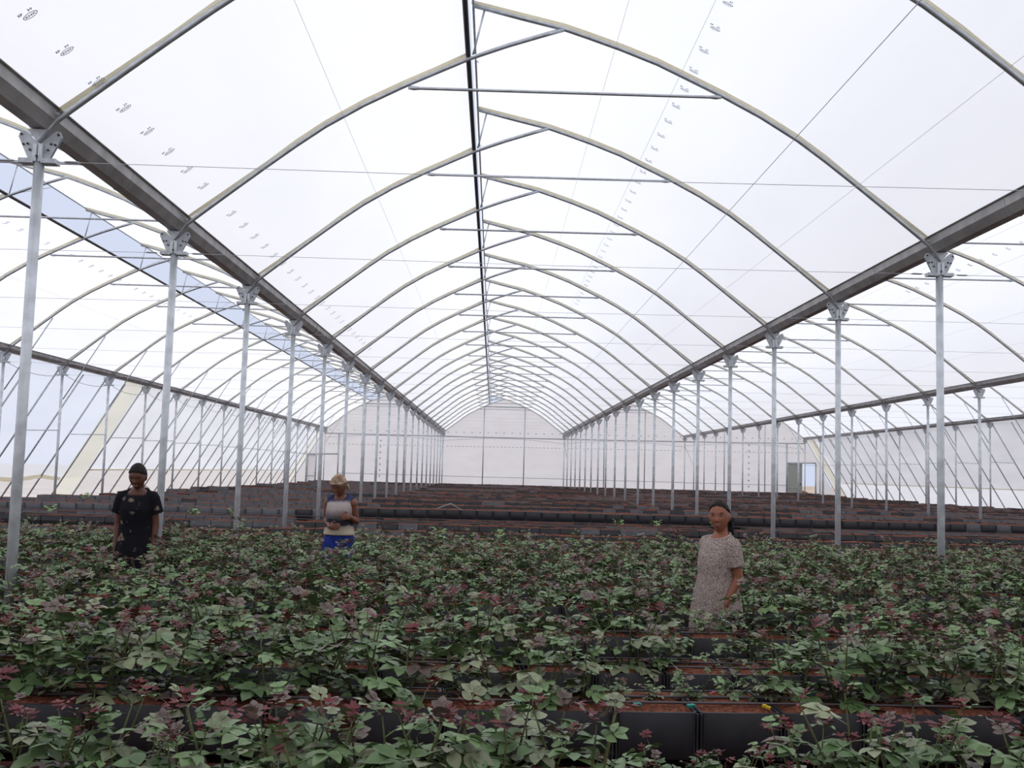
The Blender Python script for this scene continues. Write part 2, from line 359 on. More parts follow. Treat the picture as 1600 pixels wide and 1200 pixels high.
# printed marks on the film: two short words over an oval
def text_mesh(s, size):
    c = bpy.data.curves.new('t', 'FONT'); c.body = s; c.size = size; c.align_x = 'CENTER'; c.resolution_u = 1; c.offset = .0012
    o = bpy.data.objects.new('t', c); COL.objects.link(o); bpy.context.view_layer.update()
    me = bpy.data.meshes.new_from_object(o.evaluated_get(bpy.context.evaluated_depsgraph_get()))
    vs = [v.co.copy() for v in me.vertices]; fs = [tuple(p.vertices) for p in me.polygons]
    bpy.data.objects.remove(o); bpy.data.curves.remove(c); return vs, fs
def mark_mesh(full):
    m = MB()
    def put(s, size, x, y, sx=1):
        vs, fs = text_mesh(s, size); m.add([(v.x*sx+x, v.y+y, 0) for v in vs], fs)
    if full:
        put('EP', .034, -.034, .006, 1.0); put('30', .034, .034, .006, 1.0); put('KNX', .030, .012, -.047, 1.1)
        n = 20
        vs = [(.012+(.052-b)*math.cos(2*math.pi*j/n), -.037+(.03-b)*math.sin(2*math.pi*j/n), 0) for b in (0, .0065) for j in range(n)]
        m.add(vs, [(j, (j+1) % n, n+(j+1) % n, n+j) for j in range(n)])
    else:
        for cx in (-.03, .03): m.add([(cx-.022, .004, 0), (cx+.022, .004, 0), (cx+.022, .028, 0), (cx-.022, .028, 0)], [(0, 1, 2, 3)])
        n = 10
        vs = [(.005+(.048-b)*math.cos(2*math.pi*j/n), -.035+(.026-b)*math.sin(2*math.pi*j/n), 0) for b in (0, .012) for j in range(n)]
        m.add(vs, [(j, (j+1) % n, n+(j+1) % n, n+j) for j in range(n)])
    return m.mesh('printed_mark', 'print_ink')
MARK, MARK2 = mark_mesh(True), mark_mesh(False)
def put_marks(i, side, x, y0, y1, dy, sc=1.0):
    pr = film_prof(i, side)
    for q in range(len(pr)-1):
        (xa, za), (xb, zb) = pr[q], pr[q+1]
        if xa <= x <= xb: break
    z = za+(zb-za)*(x-xa)/(xb-xa)-EYE-.02; s = Vector((xb-xa, 0, zb-za)).normalized(); up = Vector((0, -1, 0)); nn = s.cross(up)
    y = y0
    while y < y1:
        if in_view((x, y, z+EYE), 30):
            M = Matrix(((s.x*sc, up.x*sc, nn.x, x), (s.y*sc, up.y*sc, nn.y, y), (s.z*sc, up.z*sc, nn.z, z), (0, 0, 0, 1)))
            inst('printed_mark', MARK if y < 20 else MARK2, PANEL[i, side], None, M)
        y += dy
put_marks(1, -1, -2.985, 5.1, 24, .553); put_marks(1, 1, 1.965, 7.77, 26, .523)
put_marks(0, -1, -8.75, 13, 30, .553); put_marks(2, 1, 9.6, 9.0, 24, .523); put_marks(0, 1, -5.4, 11, 22, .553)

# slanting side walls: film, tubes, spacer bars, knee braces
def slant(x0, z0, s, t): return (x0+s*t*.59, z0-t)       # t metres below the gutter, leaning outward
for i, s, wn in ((0, -1, 'left'), (4, 1, 'right')):
    x0, zt = LX[i]+s*.03, EYE+2.42+DZ[i]
    w = tag(empty('wall_'+wn), kind='structure')
    rng = random.Random(3+i)
    H = zt; q = [0, .35, .7, 1.05, 1.4, 1.75, 2.1, 2.45, 2.8, 3.1, 3.45, 3.8, H]
    def panel(ya, yb, ta, tb, mt, off, name='film_panel', sag=0):
        m = MB(); ny = max(1, int((yb-ya)/.8)); ts = [t for t in q if ta < t < tb]; ts = [ta]+ts+[tb]
        vs = []
        for j in range(ny+1):
            y = ya+(yb-ya)*j/ny
            for t in ts:
                tt = t-(sag*(.5-.5*math.cos((y-ya)*2*math.pi/SP)) if t == tb and sag else 0)
                p = slant(x0, zt, s, tt); wv = .03*noise.noise(Vector((y*.9, t*1.6, i*9)))
                vs.append((p[0]+s*(off+wv), y, p[1]))
        n = len(ts); m.add(vs, [(j*n+a, j*n+a+1, (j+1)*n+a+1, (j+1)*n+a) for j in range(ny) for a in range(n-1)])
        return m.build(name, mt, w, True)
    if s < 0:
        yc = Y0+8*SP; panel(YF, YB+.2, 0, H, 'clear_film', .09)
        panel(YF, yc, .02, 3.0, 'clear_film', .045, 'curtain_film')
        panel(yc-SP*.5, yc, 0.0, 3.9, 'cream_film', .06, 'film_seam')
        panel(YB-1.7, YB-.2, 0.0, 3.9, 'cream_film', .06, 'film_seam')
        panel(yc, YB-2, .02, 2.75, 'wall_film', .05, 'curtain_film')
    else:
        panel(YF, YB+.2, 0, H, 'wall_film', .09); panel(YB-1.6, YB-.1, 0, 3.9, 'cream_film', .06, 'film_seam'); panel(YF, YB-2, .05, 2.85, 'wall_film', .05, 'curtain_film')
    # rolled hem of the roll-up curtain
    m = MB(); tb = 2.98 if s < 0 else 2.85; pts = []; y = YF
    yl = yc-SP*.5 if s < 0 else YB-2
    while y < yl:
        sg = .09*abs(math.sin((y-Y0)*math.pi/SP)) if s < 0 else .02
        p = slant(x0, zt, s, tb-.05+sg); pts.append((p[0]+s*.03, y, p[1])); y += .4
    m.tube(pts, [(.055+.02*noise.noise(Vector((p[1]*1.5, 0, 0)))) if s < 0 else .02 for p in pts], 8); m.build('curtain_hem', 'cream_film', w, True)
    if s < 0:
        m = MB(); p = slant(x0, zt, s, 2.75); m.tube([(p[0]+.03, yc, p[1]), (p[0]+.03, YB-2, p[1])], .025, 6); m.build('curtain_hem', 'cream_film', w, True)
    n1 = n2 = 0
    for k2 in range(2*K0, 2*K1+1):
        y = Y0+k2*SP/2; full = k2 % 2 == 0
        if not any(in_view((slant(x0, zt, s, t)[0], y, slant(x0, zt, s, t)[1]), 30) for t in (.1, 1, 2, 3)): continue
        a, b = slant(x0, zt, s, .12), slant(x0, zt, s, H)
        tb_ = MB(); tb_.tube([(a[0], y, a[1]), (b[0], y, b[1])], .026, 8)
        if full:
            n1 += 1
            t = empty('slanting_brace_frame', (0, 0, 0)); tag(t, '%s slanting braced frame from the camera along the %s side wall' % (nth(n1), wn), 'wall frame', '%s wall frames' % wn)
            tb_.build('slanting_tube', 'galvanised', t, True)
            zz = 1.72; c = slant(x0, zt, s, zz); m = MB(); m.tube([(LX[i], y-.03, c[1]+.02), (c[0], y-.03, c[1])], .014, 6); m.build('spacer_bar', 'galvanised_pole', t, True)
            bi, uu = (0, -2.95) if s < 0 else (3, 2.95); e1 = bp(bi, uu, lerp(uu, AU, AS)-.03)
            m = MB(); m.tube([(LX[i]-s*.03, y+.05, zt-.9), (e1[0], y+.05, e1[1])], .014, 6); m.build('knee_brace', 'galvanised', t, True)
        else:
            n2 += 1; tag(tb_.build('slanting_side_tube', 'galvanised', None, True), '%s plain slanting tube from the camera in the %s side wall, between braced frames' % (nth(n2), wn), 'tube', '%s wall tubes' % wn)
# sagging cable along the left wall posts
m = MB(); pts = []
for k in range(3, K1):
    for j in range(6):
        y = Y0+(k+j/6)*SP; pts.append((LX[0]+.055, y, EYE+2.13-.14*4*(j/6)*(1-j/6)))
m.tube(pts, .007, 5); tag(m.build('sagging_cable', 'wire', None, True), 'dark cable sagging from post to post along the far left wall', 'cable')

# end walls
def gable(y, name, full):
    w = tag(empty(name, (0, y, 0)), kind='structure')
    for i in range(4):
        pr = [bp(i, u, lerp(u, AU, AS)+.05) for u in us(-3.9, 3.9, 26)]
        po = [(LX[i], EYE+2.2), (LX[i], EYE+2.44+DZ[i])]+[p for p in pr if LX[i] < p[0] < LX[i+1]]+[(LX[i+1], EYE+2.44+DZ[i+1]), (LX[i+1], EYE+2.2)]
        m = MB(); m.add([(a, .12, b) for a, b in po], [tuple(range(len(po)))]); m.build('film_panel', 'wall_film', w)
        # lower sheet, finely creased
        nx, nz = 24, 8; xa, xb = LX[i], LX[i+1]
        if full and i == 3: xb = 19.42
        if full and i == 0: xa = -10.25
        vs = []
        for a in range(nx+1):
            for b in range(nz+1):
                x, z = xa+(xb-xa)*a/nx, (EYE+2.2)*b/nz
                vs.append((x, .12+.05*noise.noise(Vector((x*.6+z*.5, z*.35-x*.2, i))), z))
        m = MB(); m.add(vs, [(a*(nz+1)+b, (a+1)*(nz+1)+b, (a+1)*(nz+1)+b+1, a*(nz+1)+b+1) for a in range(nx) for b in range(nz)]); m.build('film_panel', 'wall_film', w, True)
    for x0, s, dz in ((LX[0], -1, DZ[0]), (LX[4], 1, DZ[4])):
        if not full or s < 0 or True:
            m = MB(); xo = x0+s*.59*(EYE+2.4)
            if full and s > 0: po = [(21.35, 0), (xo, 0), (x0, EYE+2.42+dz), (x0, EYE+2.2), (21.35, EYE+1.05)]; po = [(21.35, 0), (xo, 0), (21.35, EYE+1.5)]
            elif full: po = [(-12.3, 0), (-12.3, EYE+.72), (xo, 0)]
            else: po = [(x0, 0), (xo, 0), (x0, EYE+2.42)]
            m.add([(a, .12, b) for a, b in po], [tuple(range(len(po)))]); m.build('film_panel', 'wall_film', w)
    if not full: return w
    for pts in ([(-12.3, EYE+.72), (-10.25, EYE+.72), (-10.25, EYE+2.2), (-11.15, EYE+2.2), (-11.2, EYE+2.4)], [(-11.65, 0), (-10.25, 0), (-10.25, EYE+.72), (-11.65, EYE+.72)],
                [(19.42, EYE+1.05), (21.35, EYE+1.05), (21.35, EYE+1.5), (20.65, EYE+2.6), (20.6, EYE+2.2), (19.42, EYE+2.2)], ):
        m = MB(); m.add([(a, .12, b) for a, b in pts], [tuple(range(len(pts)))]); m.build('film_panel', 'wall_film', w)
    def bar(a, b, r=.03, nm='mullion', yy=.0): q_ = MB(); q_.tube([(a[0], yy, a[1]), (b[0], yy, b[1])], r, 6); q_.build(nm, 'galvanised', w, True)
    for i in range(4):
        for u in (-1.34, 1.36):
            x, z = bp(i, u, lerp(u, AU, AS)); bar((x, 0), (x, z), .035)
        xa, za = bp(i, -1.35, lerp(1.35, AU, AS)); xb, zb = bp(i, 1.36, lerp(1.36, AU, AS)); bar((xa, za), (xb, zb), .035, 'collar_rail')
        bar((LX[i], EYE+2.14+DZ[i]), (LX[i+1], EYE+2.14+DZ[i+1]), .04, 'gable_rail')
        xa = -10.2 if i == 0 else LX[i]; xb = 19.4 if i == 3 else LX[i+1]
        bar((xa, EYE-.47), (xb, EYE-.45), .02, 'base_rail')
        wp = []                                        # sagging film cable below the rail
        for j in range(9): wp.append((LX[i]+(LX[i+1]-LX[i])*j/8, -.02, EYE+1.86+DZ[i]+.24*math.sin(math.pi*j/8)))
        q_ = MB(); q_.tube(wp, .012, 5); q_.build('film_cable', 'wire', w)
        # dashes of print across the sheet
        q_ = MB(); x = LX[i]+.3
        while x < LX[i+1]-.2:
            q_.box((x, .04, EYE+1.49+(x+4)*.009), (.13, .004, .035)); x += .255
        x = LX[i]+.3
        while x < LX[i+1]-.2:
            q_.box((x, .06, EYE+2.42+(x+4)*.009), (.1, .004, .05)); x += .53
        tag(q_.build('printed_dashes', 'print_faint', w), kind='stuff')
    for x in (-7.5, 16.9):                             # vertical print by the doors
        q_ = MB()
        for j in range(8): q_.box((x, .03, EYE-.6+j*.39), (.09, .004, .11))
        tag(q_.build('printed_dashes', 'print_faint', w), kind='stuff')
    bar((-10.25, 0), (-10.25, EYE+2.15), .05); bar((-12.3, EYE+.74), (-10.25, EYE+.78), .05, 'door_lintel'); bar((-12.3, 0), (-12.3, EYE+.74), .05)
    bar((19.42, 0), (19.42, EYE+2.3), .05); bar((19.42, EYE+1.03), (21.35, EYE+1.07), .05, 'door_lintel'); bar((21.35, 0), (21.35, EYE+1.07), .05)
    # knee braces beside the last posts
    for x, s in ((LX[1], -1), (LX[2], 1), (LX[3], 1)):
        q_ = MB(); q_.tube([(x+.02, YB, EYE+1.9), (x+.02, YB-SP, EYE+.55)], .02, 6); tag(q_.build('end_brace', 'galvanised', None, True), 'slanting brace between the last two posts of the %s post row' % LINE[LX.index(x)], 'brace')
    return w
gable(YB+.1, 'wall_back', True); gable(YF, 'wall_front', False)
def door(name, x, wd, h, ajar):
    d = tag(empty(name, (x, YB+.02, 0)), kind='structure')
    m = MB(); t = .05
    for a, b in (((0, 0, h/2), (t, t, h)), ((wd, 0, h/2), (t, t, h)), ((wd/2, 0, h-t/2), (wd, t, t)), ((wd/2, 0, t/2), (wd, t, t)), ((wd/2, 0, h*.42), (wd, t, t))): m.box(a, b)
    m.build('door_frame', 'galvanised', d); m = MB(); m.box((wd/2, .01, h/2), (wd-t, .012, h-t)); m.build('door_panel', 'green_panel' if ajar else 'wall_film', d)
    m = MB(); m.box((wd*.9, -.05, h*.5), (.03, .05, .14)); m.build('door_handle', 'dark_steel', d); return d
door('door_1', -12.24, .58, EYE+.70, False); door('door_2', 19.48, .92, EYE+1.0, True)

# floor, ground outside, spoil heap beyond the open door
m = MB(); n = 30; X0, X1 = -13.7, 23.4
m.add([(X0+(X1-X0)*a/n, YF+(YB+.1-YF)*b/n, .0) for a in range(n+1) for b in range(n+1)], [(a*(n+1)+b, (a+1)*(n+1)+b, (a+1)*(n+1)+b+1, a*(n+1)+b+1) for a in range(n) for b in range(n)])
tag(m.build('floor', 'soil_floor'), kind='structure')
m = MB(); R_ = 260; m.add([(-R_, -R_, -.06), (R_, -R_, -.06), (R_, R_, -.06), (-R_, R_, -.06)], [(0, 1, 2, 3)]); tag(m.build('ground', 'soil_outside'), kind='structure')
m = MB(); n = 10; vs = []
for a in range(n+1):
    for b in range(n+1):
        x, y = -2.2+4.4*a/n, -1.6+3.2*b/n; vs.append((x, y, max(-.05, .95*max(0, 1-(x/2.2)**2)*max(0, 1-(y/1.6)**2)+.2*noise.noise(Vector((x*2, y*2, 0))))))
m.add(vs, [(a*(n+1)+b, (a+1)*(n+1)+b, (a+1)*(n+1)+b+1, a*(n+1)+b+1) for a in range(n) for b in range(n)])
tag(m.build('soil_heap', 'substrate', None, True, (20.9, YB+2.6, -.02)), 'heap of red soil outside the open far right door', 'soil heap')
# ------------------------------------------------------------------ planter boxes on stands, in rows across the house
BW, BD, BH = .335, .40, .185
SK = .05                                       # rows run very slightly askew to the end wall
PROWS = [(2.72, .93), (4.08, .93), (4.87, .935), (5.98, .94), (7.24, .94), (8.5, .94), (9.7, .94), (10.9, .945), (12.1, .95)]
BROWS = [(13.3, .975), (14.5, .985), (15.7, .965), (17.1, .93), (18.5, .985), (19.85, .995), (21.3, .85)]
rr = random.Random(11); y = 22.5; j = 0
while y < YB-1.3:
    BROWS.append((y, (.885 if y < 25 else .93)+rr.uniform(-.045, .03)+(.03 if j % 3 == 1 else 0))); y += 1.24+rr.uniform(-.08, .08); j += 1
ROWS = PROWS+BROWS
def blocked(x, y, pad=.05):
    for px in LX:
        if abs(x-px) < BW/2+pad:
            k_ = round((y+BD/2-Y0)/SP)
            if abs(Y0+k_*SP-(y+BD/2)) < BD/2+pad: return True
    return False
def box_mesh(name, mt):
    m = MB(); hw, d = .326/2, BD
    def ring(z, b, ins=0):
        w, f = hw-ins, d/2-ins; P = []
        for (ax, ay), (bx, by) in (((-w, -f), (w, -f)), ((w, -f), (w, f)), ((w, f), (-w, f)), ((-w, f), (-w, -f))):
            nx, ny = (by-ay), -(bx-ax); l = math.hypot(nx, ny); nx /= l; ny /= l
            front = abs(ny) > .5
            for t in (.04, .28, .5, .72, .96):
                bu = b*math.sin(math.pi*t)*(1 if front else .15); P.append((ax+(bx-ax)*t+nx*bu, ay+(by-ay)*t+ny*bu+d/2, z))
        return P
    m.loft([ring(0, .0, .012), ring(.05, .016), ring(.11, .02), ring(.16, .012), ring(BH, .004), ring(BH, .002, .01), ring(.13, .0, .012)], 0, False)
    m.add(ring(0, 0, .012), [tuple(range(19, -1, -1))])
    for sx in (-1, 1):                           # moulded lip down both edges of the front and back faces
        m.box((sx*(hw-.003), -.004, BH/2), (.007, .014, BH-.006)); m.box((sx*(hw-.014), -.0015, BH/2), (.005, .01, BH-.006)); m.box((sx*(hw-.003), d+.004, BH/2), (.007, .014, BH-.006))
    me = m.mesh(name, mt, True); me.set_sharp_from_angle(angle=.5); return me
BOXM = [box_mesh('planter_box', 'black_plastic'), box_mesh('planter_box', 'grey_sheen_plastic')]
def soil_mesh(sd):
    m = MB(); n = 7; vs = []
    for a in range(n+1):
        for b in range(n+1):
            x, yv = (a/n-.5)*(BW-.012), .008+(BD-.016)*b/n
            ed = min(a, n-a, b, n-b)
            vs.append((x, yv, .172+(.016 if ed > 0 else 0)+.016*noise.noise(Vector((x*9+sd*7, yv*9, sd)))+(.007 if ed > 1 else 0)))
    m.add(vs, [(a*(n+1)+b, (a+1)*(n+1)+b, (a+1)*(n+1)+b+1, a*(n+1)+b+1) for a in range(n) for b in range(n)])
    return m.mesh('soil', 'substrate', True)
SOIL = [soil_mesh(q) for q in range(4)]
NAMED = {0: 0, 1: 1, 2: 2, 3: 3, 4: 4, 5: 5, 6: 6, 7: 7, 8: 8, len(PROWS)+6: 99}
rb = random.Random(5); far = MB(); nbox = 0
for ri, (yr, h) in enumerate(ROWS):
    z0 = EYE-h-BH; named = ri in NAMED; nn = 0; cnt = 0
    xo = 0 if ri < 9 else rb.uniform(0, BW)
    xs = [j*BW+xo for j in range(-33, 60)]
    xl = xr = None
    for x in xs:
        yy = yr+SK*x
        if x < -10.75 or x > 20.2: continue
        shown = in_view((x, yy, EYE-h), 130) or (ri == 0 and abs(x) < 2.0)
        if not shown and not in_view((x-math.copysign(min(abs(x), 1.2), x), yy, EYE-h), 130): continue
        xl = x if xl is None else xl; xr = x
        if blocked(x, yy): continue
        zz = z0+(.03*noise.noise(Vector((x*.22, ri*3.7, 0))) if ri > 8 else .008*noise.noise(Vector((x*.5, ri*3.7, 0))))
        if ri > 8: zz += (-.045 if (ri % 2) and x < -3.4 else 0)+rb.uniform(-.006, .006)
        grey = noise.noise(Vector((x*.35+rb.uniform(-.4, .4), ri*1.9, 4)))+(.3 if x < -3.4 else .02)-(.6 if ri < 9 else .25 if ri < 16 and x > -3.4 else 0) > .11  # more grey left of the post line: reflected light put into box colour
        if named and shown:
            nn += 1
            o = inst('planter_box', BOXM[grey], None, (x, yy, zz)); o.rotation_euler = (rb.uniform(-.015, .015), 0, SK+rb.uniform(-.012, .012))
            where = 'the %s planted row' % nth(ri) if ri else 'the row below the bottom edge'
            if ri > 8: where = 'the tall bare row behind the plants'
            tag(o, 'black planter box, %s from left in %s' % (nth(nn), where), 'planter box', 'planter boxes in '+where)
            inst('soil', rb.choice(SOIL), o)
        else:
            w, d, tx = .324/2, BD, rb.uniform(-.008, .008); c, s_ = 1, SK
            def P(a, b, cc): return (x+a-b*s_, yy+b+a*s_+tx, zz+cc)
            q = .012
            far.add([P(-w, .006, 0), P(w, .006, 0), P(w, -q, .1), P(-w, -q, .1), P(w, 0, BH), P(-w, 0, BH), P(w, d, BH), P(-w, d, BH), P(w, d, 0), P(-w, d, 0)],
                    [(0, 1, 2, 3), (3, 2, 4, 5), (1, 8, 6, 4, 2), (9, 0, 3, 5, 7), (8, 9, 7, 6)], 1 if grey else 0)
            hs = [BH-.012+rb.uniform(.0, .034) for _ in range(9)]
            w2 = w+.004
            far.add([P((a-1)*w2, .02+(d-.04)*b/2, hs[a*3+b]-(.02 if b != 1 else 0)) for a in range(3) for b in range(3)], [(a*3+b, (a+1)*3+b, (a+1)*3+b+1, a*3+b+1) for a in range(2) for b in range(2)], 2)
    if xl is None: continue
    # stand under the row
    t = empty('bed_stand', (0, yr, 0)); tag(t, 'dark stand of two rails on legs carrying the %s row of planter boxes' % (nth(ri+1)), 'stand', 'stands under the rows')
    segs = []
    for b in (.07, BD-.07):
        m = MB(); m.tube([(xl-.2, b+SK*(xl-.2), z0-.09), (xr+.2, b+SK*(xr+.2), z0-.09)], .028, 4); m.build('rail', 'stand_wood', t)
    if ri < 4:
        x = math.ceil(xl/.9)*.9-.28
        while x < xr+.2:
            for b in (.07, BD-.07):
                m = MB(); m.tube([(x, b+SK*x, 0), (x, b+SK*x, z0-.1)], .012, 6); m.build('leg', 'stand_leg', t)
            x += .9
    else:
        m = MB(); x = xl
        while x < xr+.2:
            for b in (.07, BD-.07): m.tube([(x, b+SK*x, 0), (x, b+SK*x, z0-.1)], .014, 4)
            x += 1.34
        tag(m.build('leg', 'stand_wood', t), kind='stuff')
    # drip hoses on the soil
    if ri < 10 or ri in (13, 14):
        for q, b in enumerate((.09, .19)):
            m = MB(); pts = []; x = xl-.15
            while x < xr+.3:
                if not blocked(x, yr+SK*x, .02):
                    pts.append((x, yr+b+SK*x+.014*noise.noise(Vector((x*2, ri, q))), EYE-h+.02+.006*noise.noise(Vector((x*1.3, q*5, ri))))); 
                x += .12
            m.tube(pts, .0055, 6); tag(m.build('drip_hose', 'hose', None, True), 'dark drip hose, the %s of two on the %s planter row from the camera' % (('front', 'rear')[q], nth(ri+1)), 'hose', 'drip hoses')
tag(far.build('planter_box', ['black_plastic', 'grey_sheen_plastic', 'substrate']), 'dense rows of bare black planter boxes with red soil stretching to the end wall', 'planter boxes', None, 'stuff')

# ------------------------------------------------------------------ rose bushes
LM = ['leaf_green', 'leaf_deep', 'leaf_olive', 'leaf_purple', 'leaf_red']
def leaflet(m, M, L, Wd, fold, droop, mi, hi):
    if hi:
        prof = [(0, 0), (.14, .66), (.4, 1.0), (.68, .8), (.88, .36)]
        c = [Vector((L*t, 0, -droop*L*t*t)) for t, w in prof]+[Vector((L, 0, -droop*L))]
        vs = [c[0], c[5]]; 
        vs = [c[i] for i in range(6)]; fs = []
        for s in (-1, 1):
            o = len(vs)
            for i in (1, 2, 3, 4): t, w = prof[i]; vs.append(c[i]+Vector((0, s*Wd*.5*w, fold*Wd*.5*w)))
            q = [(0, o, 1), (1, o, o+1, 2), (2, o+1, o+2, 3), (3, o+2, o+3, 4), (4, o+3, 5)]
            fs += [f if s < 0 else f[::-1] for f in q]
    else:
        vs = [Vector((0, 0, 0)), Vector((L*.42, -Wd*.5, fold*Wd*.5-droop*L*.18)), Vector((L, 0, -droop*L)), Vector((L*.42, Wd*.5, fold*Wd*.5-droop*L*.18)), Vector((L*.45, 0, -droop*L*.2))]
        fs = [(0, 1, 4), (1, 2, 4), (2, 3, 4), (3, 0, 4)]
    m.add([M @ v for v in vs], fs, mi)
def leaf(m, M, L, rg, mi, hi, young=False):
    n = 2; lw = .7 if not young else .42
    tip = L*.55
    if hi: m.tube([M @ Vector((0, 0, 0)), M @ Vector((tip*.6, 0, .004)), M @ Vector((tip, 0, -.002))], [.0022, .0017, .0012], 4, mi)
    for i, t in enumerate((.55, .98)):
        for s in (-1, 1):
            Q = M @ Matrix.Translation((tip*t, s*.002, .002)) @ Matrix.Rotation(s*(math.radians(62)-.12*i+rg.uniform(-.15, .15)), 4, 'Z') @ Matrix.Rotation(rg.uniform(-.3, .3), 4, 'X') @ Matrix.Rotation(rg.uniform(-.15, .25), 4, 'Y')
            l = L*(.34+.06*i); leaflet(m, Q, l, l*lw, rg.uniform(.12, .4), rg.uniform(.05, .3), mi, hi)
    Q = M @ Matrix.Translation((tip, 0, 0)) @ Matrix.Rotation(rg.uniform(-.15, .15), 4, 'Z') @ Matrix.Rotation(rg.uniform(0, .25), 4, 'Y')
    leaflet(m, Q, L*.45, L*.45*lw, rg.uniform(.12, .4), rg.uniform(.05, .3), mi, hi)
LEAFM = {}
rl = random.Random(21)
for ci, c in enumerate(LM):
    LEAFM[ci] = []
    for v in range(4):
        m = MB(); leaf(m, Matrix.Identity(4), .15 if ci < 4 else .12, rl, 0, True, ci == 4); LEAFM[ci].append(m.mesh('leaf', c, True))
def bush_plan(rg, H, ns):
    """stems and leaf placements of one rose bush, base at the origin"""
    stems, leaves = [], []
    for s in range(ns):
        a = rg.uniform(0, 6.28); lean = rg.uniform(.15, .6); h = H*rg.uniform(.68, 1.0)
        b = Vector((.02*math.cos(a), .02*math.sin(a), 0)); d = Vector((math.cos(a)*lean*h, math.sin(a)*lean*h, h))
        P = lambda t: b+Vector((d.x*t**.8, d.y*t**.8, d.z*t))
        stems.append(([P(t) for t in (0, .25, .5, .75, 1)], [.005, .0045, .004, .003, .0018]))
        nl = rg.randint(5, 7); ph = rg.uniform(0, 6.28)
        for q in range(nl):
            t = .1+.9*q/(nl-1); ph += 2.4+rg.uniform(-.3, .3); top = t > .8
            el = math.radians(rg.uniform(0, 30)+(18 if top else 0)-(14 if t < .4 else 0)); sc = (1.05-.3*(t > .7)-.15*top)*rg.uniform(.82, 1.15)
            z = rg.random()
            ci = (4 if z < .7 else 3) if top and rg.random() < .36 else (3 if z < .07 else 2 if z < .27 else 1 if z < .5 else 0)
            M = Matrix.Translation(P(t)) @ Matrix.Rotation(ph, 4, 'Z') @ Matrix.Rotation(-el, 4, 'Y') @ Matrix.Rotation(rg.uniform(-.4, .4), 4, 'X') @ Matrix.Diagonal((sc, sc, sc, 1))
            leaves.append((M, ci, rg.randint(0, 3)))
        if rg.random() < .7:                     # tuft of young red shoots at the tip
            for q in range(3):
                M = Matrix.Translation(P(1)) @ Matrix.Rotation(rg.uniform(0, 6.28), 4, 'Z') @ Matrix.Rotation(-math.radians(rg.uniform(25, 65)), 4, 'Y') @ Matrix.Diagonal((.5, .5, .5, 1)); leaves.append((M, 4 if rg.random() < .8 else 3, rg.randint(0, 3)))
    return stems, leaves
def stem_mesh(stems):
    m = MB()
    for p, r in stems: m.tube(p, r, 5)
    return m.mesh('rose_bush', 'stem', True)
PROTO = []
for v in range(10):
    rg = random.Random(100+v); st, lv = bush_plan(rg, .29, 4+(v % 3 == 0)); PROTO.append((stem_mesh(st), lv))
FAR = []                                       # same habit, leaves joined for rows where single leaves are a few pixels
for v in range(9):
    rg = random.Random(200+v); st, lv = bush_plan(rg, .29, 5); g, s = MB(), MB()
    for M, ci, q in lv: leaf(g if ci < 3 else s, M, .15 if ci < 4 else .12, rg, ci if ci < 3 else ci-3, False, ci == 4)
    FAR.append((stem_mesh(st), g.mesh('foliage', LM[:3]), s.mesh('young_shoots', LM[3:])))
rp = random.Random(77); spots = []
for ri, (yr, h) in enumerate(PROWS):
    x = -9.5; sp = (.122, .155, .16, .158, .168, .18, .19, .2, .22)[ri]
    row = []
    while x < 12:
        x += sp*rp.uniform(.75, 1.25); b = .11+.2*rp.random()
        yy = yr+SK*x+b
        if blocked(x, yr+SK*x, -.05) or not in_view((x-math.copysign(min(abs(x), 1.2), x), yy, EYE-h+.2), 70): continue
        edge = not in_view((x, yy, EYE-h+.2), 70)
        sc = rp.uniform(.78, 1.15)*(.95 if ri == 0 else 1.06 if ri == 1 else 1.0 if ri < 6 else .95)
        if ri == 8: sc *= rp.choice((.55, .7, .85, .95))
        if ri == 1 and .5 < x < 1.15: sc = rp.uniform(.32, .5)
        if ri == 0 and .36 < x < .86: sc = rp.uniform(.4, .6)
        if (ri == 5 and abs(x+3.1) < .3) or (ri == 6 and abs(x+1.5) < .25) or (ri == 3 and abs(x-1.35) < .2): sc *= .6
        if ri == 2 and .8 < x < 1.6: sc *= .72
        if ri == 1 and -.22 < x < -.05: sc *= .5
        row.append((x, yy, EYE-h+.002, sc, edge))
    spots.append(row)
# the 300 that show largest (nearest rows first) are bushes of their own, the rest one mass
BUSH_N = 0; rest = []
TR = ['nearest', '1st', '2nd', '3rd', '4th', '5th', '6th', '7th', '8th']
for ri, row in enumerate(spots):
    q = -1
    for x, yy, z, sc, edge in row:
        q += not edge; rot = rp.uniform(0, 6.28)
        if edge or BUSH_N >= 300: rest.append((x, yy, z, sc, rot)); continue
        BUSH_N += 1
        where = 'the planted row beyond the bottom edge' if ri == 0 else 'the %s planted row from the camera' % nth(ri)
        Mx = Matrix.Translation((x, yy, z)) @ Matrix.Rotation(rot, 4, 'Z') @ Matrix.Diagonal((sc, sc, sc, 1))
        if ri < 3:
            sm, lv = PROTO[rp.randint(0, 9)]; o = inst('rose_bush', sm, None, None, Mx)
            for M, ci, v in lv: inst('leaf', LEAFM[ci][v], o, None, M)
        else:
            sm, g, s = FAR[rp.randint(0, 8)]; o = inst('rose_bush', sm, None, None, Mx)
            tag(inst('foliage', g, o), kind='stuff'); tag(inst('young_shoots', s, o), 'dark red young shoots', kind='stuff')
        tag(o, '%s rose bush from the left in %s%s' % (nth(q+1), where, ', small' if sc < .6 else ''), 'rose bush', 'rose bushes in '+where)
        if ri == 0 and -1.66 < x < -1.44:
            m = MB(); m.ell((0, 0, 0), (.013, .013, .02), 0, 8, 6); b = inst('rose_bud', m.mesh('rose_bud', 'yellow', True), o, (.02, -.03, .30)); b['label'] = 'yellow bud'
